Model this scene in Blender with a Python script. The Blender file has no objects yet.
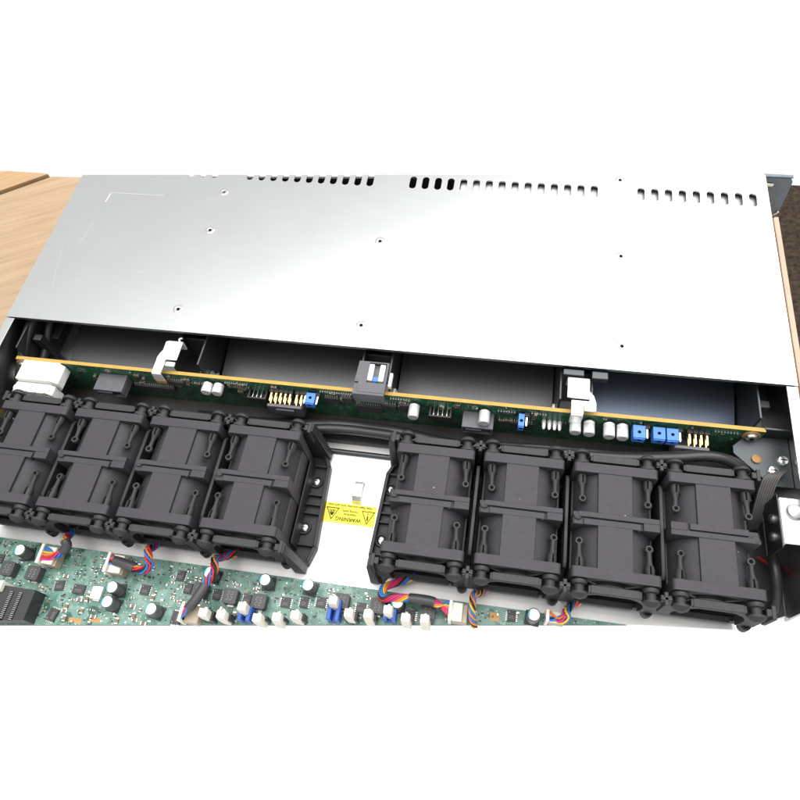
import bpy, bmesh, math, random
from mathutils import Vector, Matrix
random.seed(7)
S = 0.001                      # everything below is written in millimetres
sc = bpy.context.scene
COL = sc.collection
R = math.radians

# ------------------------------------------------------------------ materials
def _nt(name):
    m = bpy.data.materials.new(name); m.use_nodes = True
    nt = m.node_tree; b = nt.nodes['Principled BSDF']
    return m, nt, b

def _coord(nt, scale=(1, 1, 1), rot=(0, 0, 0)):
    tc = nt.nodes.new('ShaderNodeTexCoord'); mp = nt.nodes.new('ShaderNodeMapping')
    mp.inputs['Scale'].default_value = scale; mp.inputs['Rotation'].default_value = rot
    nt.links.new(tc.outputs['Object'], mp.inputs['Vector'])
    return mp.outputs['Vector']

def _noise(nt, vec, scale, detail=4, rough=.55):
    n = nt.nodes.new('ShaderNodeTexNoise'); n.inputs['Scale'].default_value = scale
    n.inputs['Detail'].default_value = detail; n.inputs['Roughness'].default_value = rough
    nt.links.new(vec, n.inputs['Vector']); return n.outputs['Fac']

def _ramp(nt, fac, stops):
    r = nt.nodes.new('ShaderNodeValToRGB'); el = r.color_ramp.elements
    while len(el) < len(stops): el.new(.5)
    for e, (p, c) in zip(el, stops):
        e.position = p; e.color = (*c, 1) if len(c) == 3 else c
    nt.links.new(fac, r.inputs['Fac']); return r.outputs['Color']

def _bump(nt, b, h, strength, dist=.0003):
    n = nt.nodes.new('ShaderNodeBump'); n.inputs['Strength'].default_value = strength
    n.inputs['Distance'].default_value = dist
    nt.links.new(h, n.inputs['Height']); nt.links.new(n.outputs['Normal'], b.inputs['Normal'])

def _map(nt, fac, a, b_):
    m = nt.nodes.new('ShaderNodeMapRange'); m.inputs['To Min'].default_value = a; m.inputs['To Max'].default_value = b_
    nt.links.new(fac, m.inputs['Value']); return m.outputs['Result']

def plain(name, col, rough=.5, metal=0., var=.12, nscale=300, bump=.15, spec=.5, sss=0., trans=0.):
    m, nt, b = _nt(name)
    v = _coord(nt)
    n = _noise(nt, v, nscale, 5)
    lo = tuple(c*(1-var) for c in col); hi = tuple(min(1, c*(1+var)) for c in col)
    nt.links.new(_ramp(nt, n, [(.3, lo), (.7, hi)]), b.inputs['Base Color'])
    b.inputs['Metallic'].default_value = metal
    nt.links.new(_map(nt, _noise(nt, v, nscale*.35, 3), rough-.08, rough+.08), b.inputs['Roughness'])
    b.inputs['Specular IOR Level'].default_value = spec
    if trans: b.inputs['Transmission Weight'].default_value = trans
    if sss:
        b.inputs['Subsurface Weight'].default_value = sss; b.inputs['Subsurface Radius'].default_value = (.002, .0015, .001)
    if bump: _bump(nt, b, _noise(nt, v, nscale*4, 3), bump, .0002)
    return m

def brushed(name, col, rough=.36, stretch=(14, 420, 420), bump=.05):
    m, nt, b = _nt(name)
    v = _coord(nt, stretch); vb = _coord(nt)
    n = _noise(nt, v, 4., 5, .6)
    big = _noise(nt, vb, 26, 5)
    mx = nt.nodes.new('ShaderNodeMath'); mx.operation = 'ADD'
    nt.links.new(_map(nt, n, -.03, .03), mx.inputs[0]); nt.links.new(_map(nt, big, rough-.018, rough+.018), mx.inputs[1])
    nt.links.new(mx.outputs[0], b.inputs['Roughness'])
    lo = tuple(c*.97 for c in col); hi = tuple(min(1, c*1.03) for c in col)
    nt.links.new(_ramp(nt, n, [(.3, lo), (.7, hi)]), b.inputs['Base Color'])
    b.inputs['Metallic'].default_value = 1
    _bump(nt, b, n, bump, .0002)
    return m

def pcb(name, base, light, dark, silk, dens=1.0, rough=.32):
    """solder-mask green with traces, vias and a little white print"""
    m, nt, b = _nt(name)
    mm = _coord(nt, (1000, 1000, 1000)); mr = _coord(nt, (1000, 1000, 1000), (0, 0, R(45)))
    def mix(fac, a, c):
        x = nt.nodes.new('ShaderNodeMix'); x.data_type = 'RGBA'
        nt.links.new(fac, x.inputs['Factor'])
        if isinstance(a, tuple): x.inputs['A'].default_value = (*a, 1)
        else: nt.links.new(a, x.inputs['A'])
        x.inputs['B'].default_value = (*c, 1)
        return x.outputs['Result']
    def mul(a, c):
        x = nt.nodes.new('ShaderNodeMath'); x.operation = 'MULTIPLY'
        nt.links.new(a, x.inputs[0]); nt.links.new(c, x.inputs[1]); return x.outputs[0]
    def step(fac, a, c):
        return _ramp(nt, fac, [(a, (0, 0, 0)), (c, (1, 1, 1))])
    # copper pours under the mask
    col = mix(step(_noise(nt, mm, .09, 2), .46, .5), base, light)
    col = mix(step(_noise(nt, mm, .16, 1), .60, .63), col, dark)
    # trace bundles, straight and at 45 degrees, present in patches
    for vec, ns, o in ((mm, .13, .47), (mr, .11, .5)):
        for d in ('X', 'Y'):
            w = nt.nodes.new('ShaderNodeTexWave'); w.wave_type = 'BANDS'; w.bands_direction = d
            w.inputs['Scale'].default_value = .36; w.inputs['Distortion'].default_value = 0
            nt.links.new(vec, w.inputs['Vector'])
            sh = nt.nodes.new('ShaderNodeVectorMath'); sh.operation = 'ADD'
            sh.inputs[1].default_value = (37*(d == 'X')+11*ns*100, 13, 5); nt.links.new(mm, sh.inputs[0])
            msk = step(_noise(nt, sh.outputs[0], ns, 1), o+.06, o+.08)
            col = mix(mul(step(w.outputs['Fac'], .72, .82), msk), col, light)
    # vias
    vo = nt.nodes.new('ShaderNodeTexVoronoi'); vo.inputs['Scale'].default_value = .62*dens
    vo.inputs['Randomness'].default_value = .8; nt.links.new(mm, vo.inputs['Vector'])
    dots = _ramp(nt, vo.outputs['Distance'], [(.17, (1, 1, 1)), (.22, (0, 0, 0))])
    col = mix(mul(dots, step(_noise(nt, mm, .2, 1), .44, .47)), col, silk)
    # fine print
    br = nt.nodes.new('ShaderNodeTexBrick'); br.inputs['Scale'].default_value = .8; br.offset = .37
    br.inputs['Mortar Size'].default_value = .035; br.inputs['Brick Width'].default_value = .9; br.inputs['Row Height'].default_value = .62
    nt.links.new(mm, br.inputs['Vector'])
    vo2 = nt.nodes.new('ShaderNodeTexVoronoi'); vo2.inputs['Scale'].default_value = .35; nt.links.new(mm, vo2.inputs['Vector'])
    pick = nt.nodes.new('ShaderNodeSeparateColor'); nt.links.new(vo2.outputs['Color'], pick.inputs[0])
    col = mix(mul(br.outputs['Fac'], step(pick.outputs[0], .66, .67)), col, silk)
    nt.links.new(col, b.inputs['Base Color'])
    nt.links.new(_map(nt, _noise(nt, mm, .3, 3), rough-.07, rough+.1), b.inputs['Roughness'])
    _bump(nt, b, _noise(nt, mm, 1.4, 3), .12, .0001)
    return m

def wood(name, a, c, rot):
    m, nt, b = _nt(name)
    v = _coord(nt, (1, 1, 1), (0, 0, rot))
    mp = nt.nodes.new('ShaderNodeMapping'); mp.inputs['Scale'].default_value = (5, 70, 20); nt.links.new(v, mp.inputs['Vector'])
    g = _noise(nt, mp.outputs['Vector'], 2.2, 6, .65)
    mp2 = nt.nodes.new('ShaderNodeMapping'); mp2.inputs['Scale'].default_value = (14, 420, 60); nt.links.new(v, mp2.inputs['Vector'])
    f = _noise(nt, mp2.outputs['Vector'], 2, 3, .6)
    ad = nt.nodes.new('ShaderNodeMath'); ad.operation = 'MULTIPLY_ADD'; ad.inputs[1].default_value = .5
    nt.links.new(f, ad.inputs[0]); nt.links.new(g, ad.inputs[2])
    nt.links.new(_ramp(nt, ad.outputs[0], [(.5, c), (.68, tuple((x+y)/2 for x, y in zip(a, c))), (.9, a)]), b.inputs['Base Color'])
    b.inputs['Roughness'].default_value = .38
    _bump(nt, b, f, .1, .0002)
    return m

ZINC = brushed('zinc_sheet', (.525, .537, .536), .30, (9, 600, 420), .08)
ZINC2 = brushed('zinc_floor_sheet', (.90, .89, .88), .55)
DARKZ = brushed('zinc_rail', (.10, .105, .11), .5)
STEEL = plain('bright_steel', (.80, .79, .77), .25, 1., .05, 400, .05)
CLIPM = plain('white_clip_metal', (.86, .86, .85), .35, .6, .04, 300, .05)
HOLE = plain('dark_recess', (.003, .003, .003), .8, spec=.1)
def dusty(name, col, rough):
    m = plain(name, col, rough, 0, .07, 900, .25, .36); nt = m.node_tree; b = nt.nodes['Principled BSDF']
    v = _coord(nt, (1000, 1000, 1000)); vo = nt.nodes.new('ShaderNodeTexVoronoi'); vo.inputs['Scale'].default_value = .13
    oi = nt.nodes.new('ShaderNodeObjectInfo'); va = nt.nodes.new('ShaderNodeVectorMath'); va.operation = 'MULTIPLY_ADD'
    cx = nt.nodes.new('ShaderNodeCombineXYZ')
    for k in range(3): nt.links.new(oi.outputs['Random'], cx.inputs[k])
    va.inputs[1].default_value = (977, 613, 431); nt.links.new(cx.outputs[0], va.inputs[0]); nt.links.new(v, va.inputs[2])
    nt.links.new(va.outputs[0], vo.inputs['Vector']); sp = nt.nodes.new('ShaderNodeSeparateColor'); nt.links.new(vo.outputs['Color'], sp.inputs[0])
    a = _ramp(nt, vo.outputs['Distance'], [(.022, (1, 1, 1)), (.045, (0, 0, 0))]); c = _ramp(nt, sp.outputs[0], [(.72, (0, 0, 0)), (.74, (1, 1, 1))])
    mu = nt.nodes.new('ShaderNodeMath'); mu.operation = 'MULTIPLY'; nt.links.new(a, mu.inputs[0]); nt.links.new(c, mu.inputs[1])
    # wear: faint lighter scuffs
    sc_ = _ramp(nt, _noise(nt, _coord(nt, (90, 500, 200)), 2.4, 5, .7), [(.62, (0, 0, 0)), (.78, (.35, .35, .35))])
    mx = nt.nodes.new('ShaderNodeMath'); mx.operation = 'MAXIMUM'; nt.links.new(mu.outputs[0], mx.inputs[0])
    s2 = nt.nodes.new('ShaderNodeMath'); s2.operation = 'MULTIPLY'; s2.inputs[1].default_value = .12; nt.links.new(sc_, s2.inputs[0]); nt.links.new(s2.outputs[0], mx.inputs[1])
    old = b.inputs['Base Color'].links[0].from_socket
    x = nt.nodes.new('ShaderNodeMix'); x.data_type = 'RGBA'; nt.links.new(mx.outputs[0], x.inputs['Factor']); nt.links.new(old, x.inputs['A'])
    x.inputs['B'].default_value = (.5, .49, .5, 1); nt.links.new(x.outputs['Result'], b.inputs['Base Color'])
    return m
FANP = dusty('fan_plastic', (.037, .0342, .0395), .56)
TRAYP = plain('tray_plastic', (.021, .0195, .0215), .52, 0, .08, 900, .2, .45)
RUB = plain('rubber', (.029, .028, .030), .52, 0, .1, 900, .2, .35)
BLADE = plain('rotor_plastic', (.02, .02, .021), .45)
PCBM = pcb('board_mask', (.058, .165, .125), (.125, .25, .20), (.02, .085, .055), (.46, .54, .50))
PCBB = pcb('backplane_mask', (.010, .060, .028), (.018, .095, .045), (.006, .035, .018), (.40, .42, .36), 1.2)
PCBE = plain('board_edge', (.06, .10, .06), .6)
BRASS = plain('dull_brass', (.26, .15, .05), .5, .6)
FR4 = plain('laminate_edge', (.44, .275, .05), .6, 0, .1, 150, .1)
GOLD = plain('gold_pin', (.90, .68, .30), .25, 1., .08, 500, .0)
PINW = plain('tin_pin', (.85, .82, .75), .25, 1., .08, 500, .0)
BLKC = plain('black_connector', (.020, .020, .021), .45)
GRYC = plain('grey_connector', (.085, .083, .095), .42)
CHIP = plain('chip_epoxy', (.040, .037, .040), .50, 0, .12, 500, .2)
CHOKE = plain('choke_ferrite', (.050, .050, .053), .45, 0, .15, 500, .2)
MARK = plain('chip_marking', (.26, .26, .27), .5)
CAN = plain('capacitor_can', (.84, .83, .84), .36, .45, .04, 300, .05)
CANT = plain('capacitor_top', (.92, .93, .94), .4, 0, .02, 300, .03)
CYAN = plain('capacitor_stripe', (.02, .50, .56), .4)
CANS = plain('capacitor_sleeve', (.12, .12, .12), .4, .4)
BLUE = plain('blue_plastic', (.045, .19, .62), .4)
DBLUE = plain('dark_blue_plastic', (.02, .09, .40), .42)
IVORY = plain('ivory_plastic', (.80, .76, .66), .42, 0, .05, 200, .1, .5, .1)
WHITE = plain('white_nylon', (.80, .81, .77), .42, 0, .05, 250, .15, .5, .15)
BEIGE = plain('beige_nylon', (.42, .35, .26), .45, 0, .08, 250, .15, .5, .1)
TIN = plain('solder_tin', (.72, .70, .66), .35, .9, .1, 600, .1)
SMDB = plain('smd_brown', (.20, .13, .08), .5)
SMDK = plain('smd_black', (.03, .03, .03), .4)
COPPER = plain('copper_pad', (.42, .24, .09), .5, .3)
YEL = plain('yellow_sticker', (.90, .80, .10), .6, 0, .03, 100, .02, .08)
INK = plain('sticker_ink', (.05, .04, .006), .7, 0, .05, 100, 0, .0)
CABLE = plain('cable_jacket', (.022, .020, .021), .38, 0, .15, 300, .15)
RIB = plain('ribbon_jacket', (.07, .066, .062), .5)
SLEEVE = plain('heatshrink', (.05, .05, .054), .42)
WIRES = [plain('wire_'+n, c, .38, 0, .06, 400, .05) for n, c in
         (('blue', (.02, .16, .50)), ('yellow', (.72, .45, .03)), ('red', (.55, .02, .03)), ('magenta', (.55, .03, .19)),
          ('black', (.015, .015, .016)), ('orange', (.68, .20, .03)))]
PAINT = plain('dark_painted_steel', (.035, .032, .030), .55, 0, .1, 200)
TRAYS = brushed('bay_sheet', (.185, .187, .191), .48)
TRAYB = brushed('bay_sheet_blue_reflection', (.19, .225, .29), .46)  # copy of the bay sheet with a bluish reflection put into its colour
SCR = plain('scratched_zinc', (.62, .63, .63), .3, 1., .03, 100, 0)
SHELF = brushed('shelf_sheet', (.60, .60, .61), .5)
DRED = plain('dark_red_wire', (.22, .01, .012), .5)
BOLT = plain('dull_bolt', (.42, .42, .43), .4, 1., .05, 300)
EAR = plain('ear_steel', (.14, .165, .19), .42, .7, .1, 200)
BRK = brushed('bracket_steel', (.085, .094, .098), .5)
WOOD = wood('oak_veneer', (.40, .28, .172), (.29, .19, .108), R(-26))
WOODB = wood('oak_edging', (.46, .30, .16), (.31, .18, .085), R(-34))
EDGE = plain('table_edging', (.48, .35, .25), .5, 0, .1, 80)
CARPET = plain('carpet', (.046, .033, .024), .95, 0, .5, 110, .8, .1)

# ------------------------------------------------------------------ mesh helpers
class MB:
    def __init__(s): s.v = []; s.f = []; s.m = []
    def add(s, verts, faces, mi=0, M=None):
        o = len(s.v)
        for p in verts:
            p = Vector(p)
            s.v.append(M @ p if M is not None else p)
        for f in faces: s.f.append([i+o for i in f]); s.m.append(mi)
        return s
    def box(s, x0, x1, y0, y1, z0, z1, mi=0, M=None):
        v = [(x, y, z) for z in (z0, z1) for y in (y0, y1) for x in (x0, x1)]
        return s.add(v, [(0, 2, 3, 1), (4, 5, 7, 6), (0, 1, 5, 4), (2, 6, 7, 3), (0, 4, 6, 2), (1, 3, 7, 5)], mi, M)
    def lathe(s, prof, o=(0, 0, 0), axis='Z', n=20, mi=0, M=None, sq=None):
        """prof: (radius, height) pairs along the axis"""
        ax = {'X': Matrix.Rotation(R(90), 4, 'Y'), 'Y': Matrix.Rotation(R(-90), 4, 'X'), 'Z': Matrix.Identity(4)}[axis]
        T = Matrix.Translation(o) @ ax
        if M is not None: T = M @ T
        v = []; f = []; k = len(prof)
        for r, h in prof:
            for i in range(n):
                a = 2*math.pi*i/n; v.append((r*math.cos(a), r*math.sin(a), h))
        for j in range(k-1):
            for i in range(n):
                i2 = (i+1) % n
                f.append((j*n+i, j*n+i2, (j+1)*n+i2, (j+1)*n+i))
        f.append(tuple(range(n-1, -1, -1))); f.append(tuple((k-1)*n+i for i in range(n)))
        return s.add(v, f, mi, T)
    def cyl(s, o, r, h, axis='Z', n=18, mi=0, M=None, ch=0.):
        p = [(r, 0), (r, h)] if not ch else [(r-ch, 0), (r, ch), (r, h-ch), (r-ch, h)]
        return s.lathe(p, o, axis, n, mi, M)
    def prism(s, poly, a, b, plane='XY', mi=0, M=None):
        def P(p, h): return {'XY': (p[0], p[1], h), 'XZ': (p[0], h, p[1]), 'YZ': (h, p[0], p[1])}[plane]
        n = len(poly)
        v = [P(p, a) for p in poly]+[P(p, b) for p in poly]
        f = [tuple(range(n-1, -1, -1)), tuple(range(n, 2*n))]+[(i, (i+1) % n, n+(i+1) % n, n+i) for i in range(n)]
        return s.add(v, f, mi, M)
    def plate(s, outline, holes, a, b, plane='XY', mi=0, M=None):
        """flat plate with holes: a filled 2-D curve turned into a mesh"""
        cu = bpy.data.curves.new('tmp', 'CURVE'); cu.dimensions = '2D'; cu.fill_mode = 'BOTH'; cu.extrude = abs(b-a)/2
        for loop in [outline]+list(holes):
            sp = cu.splines.new('POLY'); sp.points.add(len(loop)-1); sp.use_cyclic_u = True
            for q, p in zip(sp.points, loop): q.co = (p[0], p[1], 0, 1)
        ob = bpy.data.objects.new('tmp', cu); COL.objects.link(ob)
        dg = bpy.context.evaluated_depsgraph_get(); me = bpy.data.meshes.new_from_object(ob.evaluated_get(dg))
        mid = (a+b)/2
        v = []
        for q in me.vertices:
            x, y, z = q.co
            v.append({'XY': (x, y, z+mid), 'XZ': (x, z+mid, y), 'YZ': (z+mid, x, y)}[plane])
        s.add(v, [tuple(p.vertices) for p in me.polygons], mi, M)
        bpy.data.objects.remove(ob); bpy.data.curves.remove(cu); bpy.data.meshes.remove(me)
        return s
    def tube(s, pts, r, n=8, mi=0, smooth=4, flat=1.0, M=None):
        P = catmull(pts, smooth) if smooth else [Vector(p) for p in pts]
        v = []; f = []; up = Vector((0, 0, 1))
        for i, p in enumerate(P):
            t = (P[min(i+1, len(P)-1)]-P[max(i-1, 0)]).normalized()
            a = t.cross(up)
            a = a.normalized() if a.length > 1e-3 else Vector((1, 0, 0))
            c = a.cross(t).normalized()
            for k in range(n):
                th = 2*math.pi*k/n
                v.append(p+a*(r*math.cos(th))+c*(r*flat*math.sin(th)))
        for i in range(len(P)-1):
            for k in range(n):
                k2 = (k+1) % n; f.append((i*n+k, i*n+k2, (i+1)*n+k2, (i+1)*n+k))
        f.append(tuple(range(n-1, -1, -1))); f.append(tuple((len(P)-1)*n+k for k in range(n)))
        return s.add(v, f, mi, M)
    def mesh(s, name, mats, sharp=35):
        me = bpy.data.meshes.new(name)
        me.from_pydata([tuple(Vector(p)*S) for p in s.v], [], s.f)
        for m in (mats if isinstance(mats, (list, tuple)) else [mats]): me.materials.append(m)
        me.polygons.foreach_set('material_index', s.m)
        bm = bmesh.new(); bm.from_mesh(me); bmesh.ops.recalc_face_normals(bm, faces=bm.faces); bm.to_mesh(me); bm.free()
        me.polygons.foreach_set('use_smooth', [True]*len(me.polygons))
        me.set_sharp_from_angle(angle=R(sharp)); me.update()
        return me
    def build(s, name, mats, parent=None, bevel=0, loc=(0, 0, 0), rot=(0, 0, 0), **tags):
        return put(s.mesh(name, mats), name, parent, bevel, loc, rot, **tags)

def put(me, name, parent=None, bevel=0, loc=(0, 0, 0), rot=(0, 0, 0), **tags):
    o = bpy.data.objects.new(name, me); COL.objects.link(o)
    o.location = Vector(loc)*S; o.rotation_euler = rot
    if parent: o.parent = parent
    if bevel:
        b = o.modifiers.new('bevel', 'BEVEL'); b.width = bevel*S; b.segments = 2; b.limit_method = 'ANGLE'; b.angle_limit = R(40)
    for k, v in tags.items(): o[k] = v
    return o

def thing(name, label, cat, loc=(0, 0, 0), group=None, rz=0):
    o = bpy.data.objects.new(name, None); COL.objects.link(o); o.empty_display_size = .01
    o.location = Vector(loc)*S; o.rotation_euler = (0, 0, rz); o['label'] = label; o['category'] = cat
    if group: o['group'] = group
    return o

def dup(root, loc, label, rz=0):
    r = root.copy(); COL.objects.link(r); r.location = Vector(loc)*S; r.rotation_euler = (0, 0, rz); r['label'] = label
    for ch in list(root.children):
        c = ch.copy(); COL.objects.link(c); c.parent = r
        for g in list(ch.children):
            d = g.copy(); COL.objects.link(d); d.parent = c
    return r

def catmull(pts, k=5):
    P = [Vector(p) for p in pts]; out = []
    for i in range(len(P)-1):
        a, b, c, d = P[max(i-1, 0)], P[i], P[i+1], P[min(i+2, len(P)-1)]
        for j in range(k):
            t = j/k
            out.append(.5*((2*b)+(c-a)*t+(2*a-5*b+4*c-d)*t*t+(3*b-a-3*c+d)*t**3))
    out.append(P[-1]); return out

def circ(x, y, r, n=32): return [(x+r*math.cos(2*math.pi*i/n), y+r*math.sin(2*math.pi*i/n)) for i in range(n)]
def rrect(x0, x1, y0, y1, r, n=5):
    o = []
    for cx, cy, a in ((x1-r, y1-r, 0), (x0+r, y1-r, 90), (x0+r, y0+r, 180), (x1-r, y0+r, 270)):
        for i in range(n+1):
            t = R(a+90*i/n); o.append((cx+r*math.cos(t), cy+r*math.sin(t)))
    return o

# ------------------------------------------------------------------ the setting
fl = MB().box(330, 1500, 330, 1000, -722, -720).build('floor', CARPET, kind='structure')

t = thing('wooden_table', 'light oak table top under the open metal server', 'table', (-130, 0, 0))
def rel(p): return [(x+130, y) for x, y in p]
MB().prism(rel([(-700, -156), (-216, -156), (150, -105), (200, -98), (214, -60), (241.2, -50), (241.2, 160), (60, 150), (-200, 150), (-262, 163), (-286.5, 161.8), (-289, 160.2), (-700, -111)]), -28, -.6).build('table_top', WOOD, t, 1.2)
MB().prism(rel([(241.2, -50), (244.6, -50), (244.6, 160.4), (241.2, 160)]), -28, -.2).build('edging', EDGE, t, .4)
t = thing('wooden_board', 'second oak board edge butted against the table beyond a dark gap', 'board', (-289, 161, 0))
def rot2(p, a=R(33)): return [(x*math.cos(a)-y*math.sin(a), x*math.sin(a)+y*math.cos(a)) for x, y in p]
MB().prism(rot2([(-260, 2.6), (1, 2.6), (-28, 22), (-60, 40), (-260, 40)]), -26, .5).build('board_top', WOODB, t, 1.0)
MB().prism(rot2([(-260, .4), (7, .4), (7, 2.5), (-260, 2.5)]), -27, -7).build('edging', HOLE, t)

# ------------------------------------------------------------------ server chassis
ch = thing('server_chassis', 'open silver rack server chassis with its front lid still fitted', 'server', (0, 0, 0))
MB().prism([(-217.2, 118.2), (-217.2, -169.2), (150, -117.2), (206, -112.4), (217.2, -105), (217.2, 148.8)], .2, 1.4).build('floor_panel', ZINC2, ch)
def lid_end(x): return 134.0+.0703*x             # the lid's far edge
for sx in (-1, 1):
    m = MB()
    end = -168 if sx < 0 else -106
    a, b = sorted((sx*217.3, sx*218.5)); m.box(a, b, end, lid_end(sx*218)-.3, .2, 42.4)
    a, b = sorted((sx*213.0, sx*218.5)); m.box(a, b, end, -.5, 42.4, 43.4)
    m.build('side_wall', ZINC, ch, .25)
# lid with its row of ventilation slots
slots = []
def slot(x, y, w=4.3, h=10.6):
    r = w/2
    return [(x+r*math.cos(R(a)), y+h/2-r+r*math.sin(R(a))) for a in range(0, 181, 30)]+[(x+r*math.cos(R(a)), y-h/2+r+r*math.sin(R(a))) for a in range(180, 361, 30)]
groups = [(6.0, 15), (145.6, 9), (-101.6, 11), (-206, 11)]
for x0, n in groups:
    for i in range(n): slots.append(slot(x0+8*i, 127.6))
far = []; inner = []
for sl in slots:                                 # slots that meet the far edge become open notches
    xs = [p[0] for p in sl]; c = (min(xs)+max(xs))/2
    if lid_end(c) > 133.6: inner.append(sl)
    elif lid_end(c) > 123.5:
        lowp = [p for p in sl if p[1] < lid_end(p[0])-.02]
        lowp = sorted(lowp, key=lambda p: math.atan2(p[1]-lid_end(c), p[0]-c))
        far.append([(lowp[0][0], lid_end(lowp[0][0]))]+lowp+[(lowp[-1][0], lid_end(lowp[-1][0]))])
far.sort(key=lambda q: q[0][0])
edge = [p for q in far for p in q]
lid = MB().plate([(-218.6, .2), (-218.6, lid_end(-218.6))]+edge+[(218.6, lid_end(218.6)), (218.6, .2)], inner, 42.5, 43.5)
lid.box(-218.6, 218.6, .3, 1.3, 41.2, 42.5)
lid.build('lid', ZINC, ch, .18)
for x, y in ((-115.6, 15.5), (-114.9, 77.1), (-6.8, 77.1), (-6.9, 14.9), (133.5, 77.5), (133.7, 15.3), (133.3, 138.9), (-115.4, 110.2)):
    m = MB(); m.lathe([(3.0, 0), (2.7, .22), (1.7, .3), (1.2, .12)], (x, y, 43.46), n=20)
    m.lathe([(1.05, 0), (.95, .18), (.6, .2)], (x, y, 43.5), n=14, mi=1); m.build('rivet', [ZINC, DARKZ if y == 110.2 else HOLE], ch)
m = MB(); m.box(-192.4, -155.5, 103.6, 104.2, 43.5, 43.62); m.prism([(-193.3, 95.3), (-192.6, 95.3), (-191.9, 103.6), (-192.4, 104.2), (-192.6, 103.6)], 43.5, 43.62)
m.build('scored_corner_mark', STEEL, ch)
for a, b in (((-199.5, 25), (-203.9, 43)), ((-203.9, 43), (-206.9, 61)), ((-206.5, 62), (-198.4, 82)), ((-196, 60), (-194, 78)), ((-188, 84), (-178, 92)), ((-170, 70), (-120, 74)), ((-150, 40), (-138, 43)), ((-92, 96), (-60, 99))):
    a = Vector(a); b = Vector(b); d = (b-a).normalized(); n = Vector((-d.y, d.x))*.12
    MB().prism([tuple(a-n), tuple(b-n*.4), tuple(b+n*.4), tuple(a+n)], 43.5, 43.52).build('scratch', SCR, ch)
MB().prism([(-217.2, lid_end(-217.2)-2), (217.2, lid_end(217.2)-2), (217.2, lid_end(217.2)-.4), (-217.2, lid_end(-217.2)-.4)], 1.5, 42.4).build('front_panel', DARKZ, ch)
MB().prism([(36, 119), (214, 119), (214, lid_end(214)-3), (36, lid_end(36)-3)], 39.4, 40.4).build('front_shelf', SHELF, ch, .2)
# right rack ear with ring handle
m = MB().plate([(219, 40.5), (234.5, 40.5), (236.4, 38), (237.4, 26), (238, 10), (236, 5), (219, 4)], [circ(229, 20, 2.6, 16)], 150.4, 152, 'XZ')
m.box(219, 235.6, 150.4, 152.6, 40.6, 41.6); m.build('rack_ear', EAR, ch, .3)
m = MB().tube([(231+7*math.cos(R(a)), 149.2-1.5*math.sin(R(a)), 18+9*math.sin(R(a))) for a in range(-160, -10, 15)], .7, 8, 0, 2)
m.build('ear_ring', STEEL, ch)
MB().box(219.2, 226, 149, 150.2, 35, 37).build('ear_tab', STEEL, ch, .2)
# drive bays
for x in (-104.5, 4.6, 112):
    m = MB(); m.box(x-8.5, x-7.5, -16, 112, 1.5, 36); m.box(x+7.5, x+8.5, -16, 112, 1.5, 36); m.box(x-8.5, x+8.5, 14, 112, 36.1, 37)
    m.box(x-7.5, x+7.5, 3, 4.2, 1.5, 32)
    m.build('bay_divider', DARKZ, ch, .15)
    m = MB()
    for dx in (-9.6, 9.6): m.cyl((x+dx-.6, -8, 12), 1.7, 1.2, 'X', 12); m.box(x+dx-.8, x+dx+.8, -15, -10, 6, 20)
    m.build('bay_stop', STEEL, ch, .1)
for x in (-206, 206):
    MB().box(x-4, x-3, -16, 112, 1.5, 36).box(x-3, x+7, 2, 112, 20, 21).box(x-1, x+4, -6, -2, 1.5, 30).build('side_rail', DARKZ, ch, .15)
# drive bay back plates, the sheet seen between lid and backplane
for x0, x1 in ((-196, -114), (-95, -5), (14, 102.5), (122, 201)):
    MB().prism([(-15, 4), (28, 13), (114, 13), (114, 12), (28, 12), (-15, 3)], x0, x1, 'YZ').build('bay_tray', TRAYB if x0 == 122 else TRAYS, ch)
# floor features
MB().tube([(-40, -44.4, 2.4), (30, -44.9, 2.4)], 1.5, 12, smooth=0).build('floor_rod', DARKZ, ch)
hd = [(-61, 1.5), (-62.2, 5), (-64.5, 7.3), (-68, 8), (-71.5, 7), (-73.4, 4.6), (-74.4, 1.5)]
m = MB()
for (a, za), (b, zb) in zip(hd[:-1], hd[1:]):
    m.add([(-.6, a, za), (4.2, a, za), (4.2, b, zb), (-.6, b, zb), (-.6, a, za-.9), (4.2, a, za-.9), (4.2, b, zb-.9), (-.6, b, zb-.9)],
          [(0, 1, 2, 3), (7, 6, 5, 4), (1, 5, 6, 2), (0, 3, 7, 4), (0, 4, 5, 1), (3, 2, 6, 7)])
m.build('lifted_tab', STEEL, ch)
MB().box(-216, 216, -39.2, -20, 1.5, 5.7).box(-100, -30, -38, -35, 5.7, 13).build('cross_member', PAINT, ch, .4)
# corner bracket on the right with its screws
m = MB(); m.box(203.5, 217.2, -22.4, -21.2, 10, 36.4); m.prism([(197, -22.5), (217.2, -22.5), (217.2, -49), (207, -49), (190.5, -33), (190.5, -29)], 27.2, 28.4)
br = m.build('corner_bracket', BRK, ch, .25)
for x, y in ((213.2, -35), (208.0, -41.2)):
    MB().lathe([(2.6, 0), (2.7, .9), (2.2, 1.6), (1.0, 1.9)], (x, y, 28.4), n=18).box(x-1.6, x+1.6, y-.25, y+.25, 30.2, 30.4, 1).build('screw', [STEEL, HOLE], br)
MB().lathe([(2.3, 0), (2.3, .8), (1.5, 1.0)], (201, -35.4, 28.4), n=18).build('brass_spacer', BRASS, br)
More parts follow.
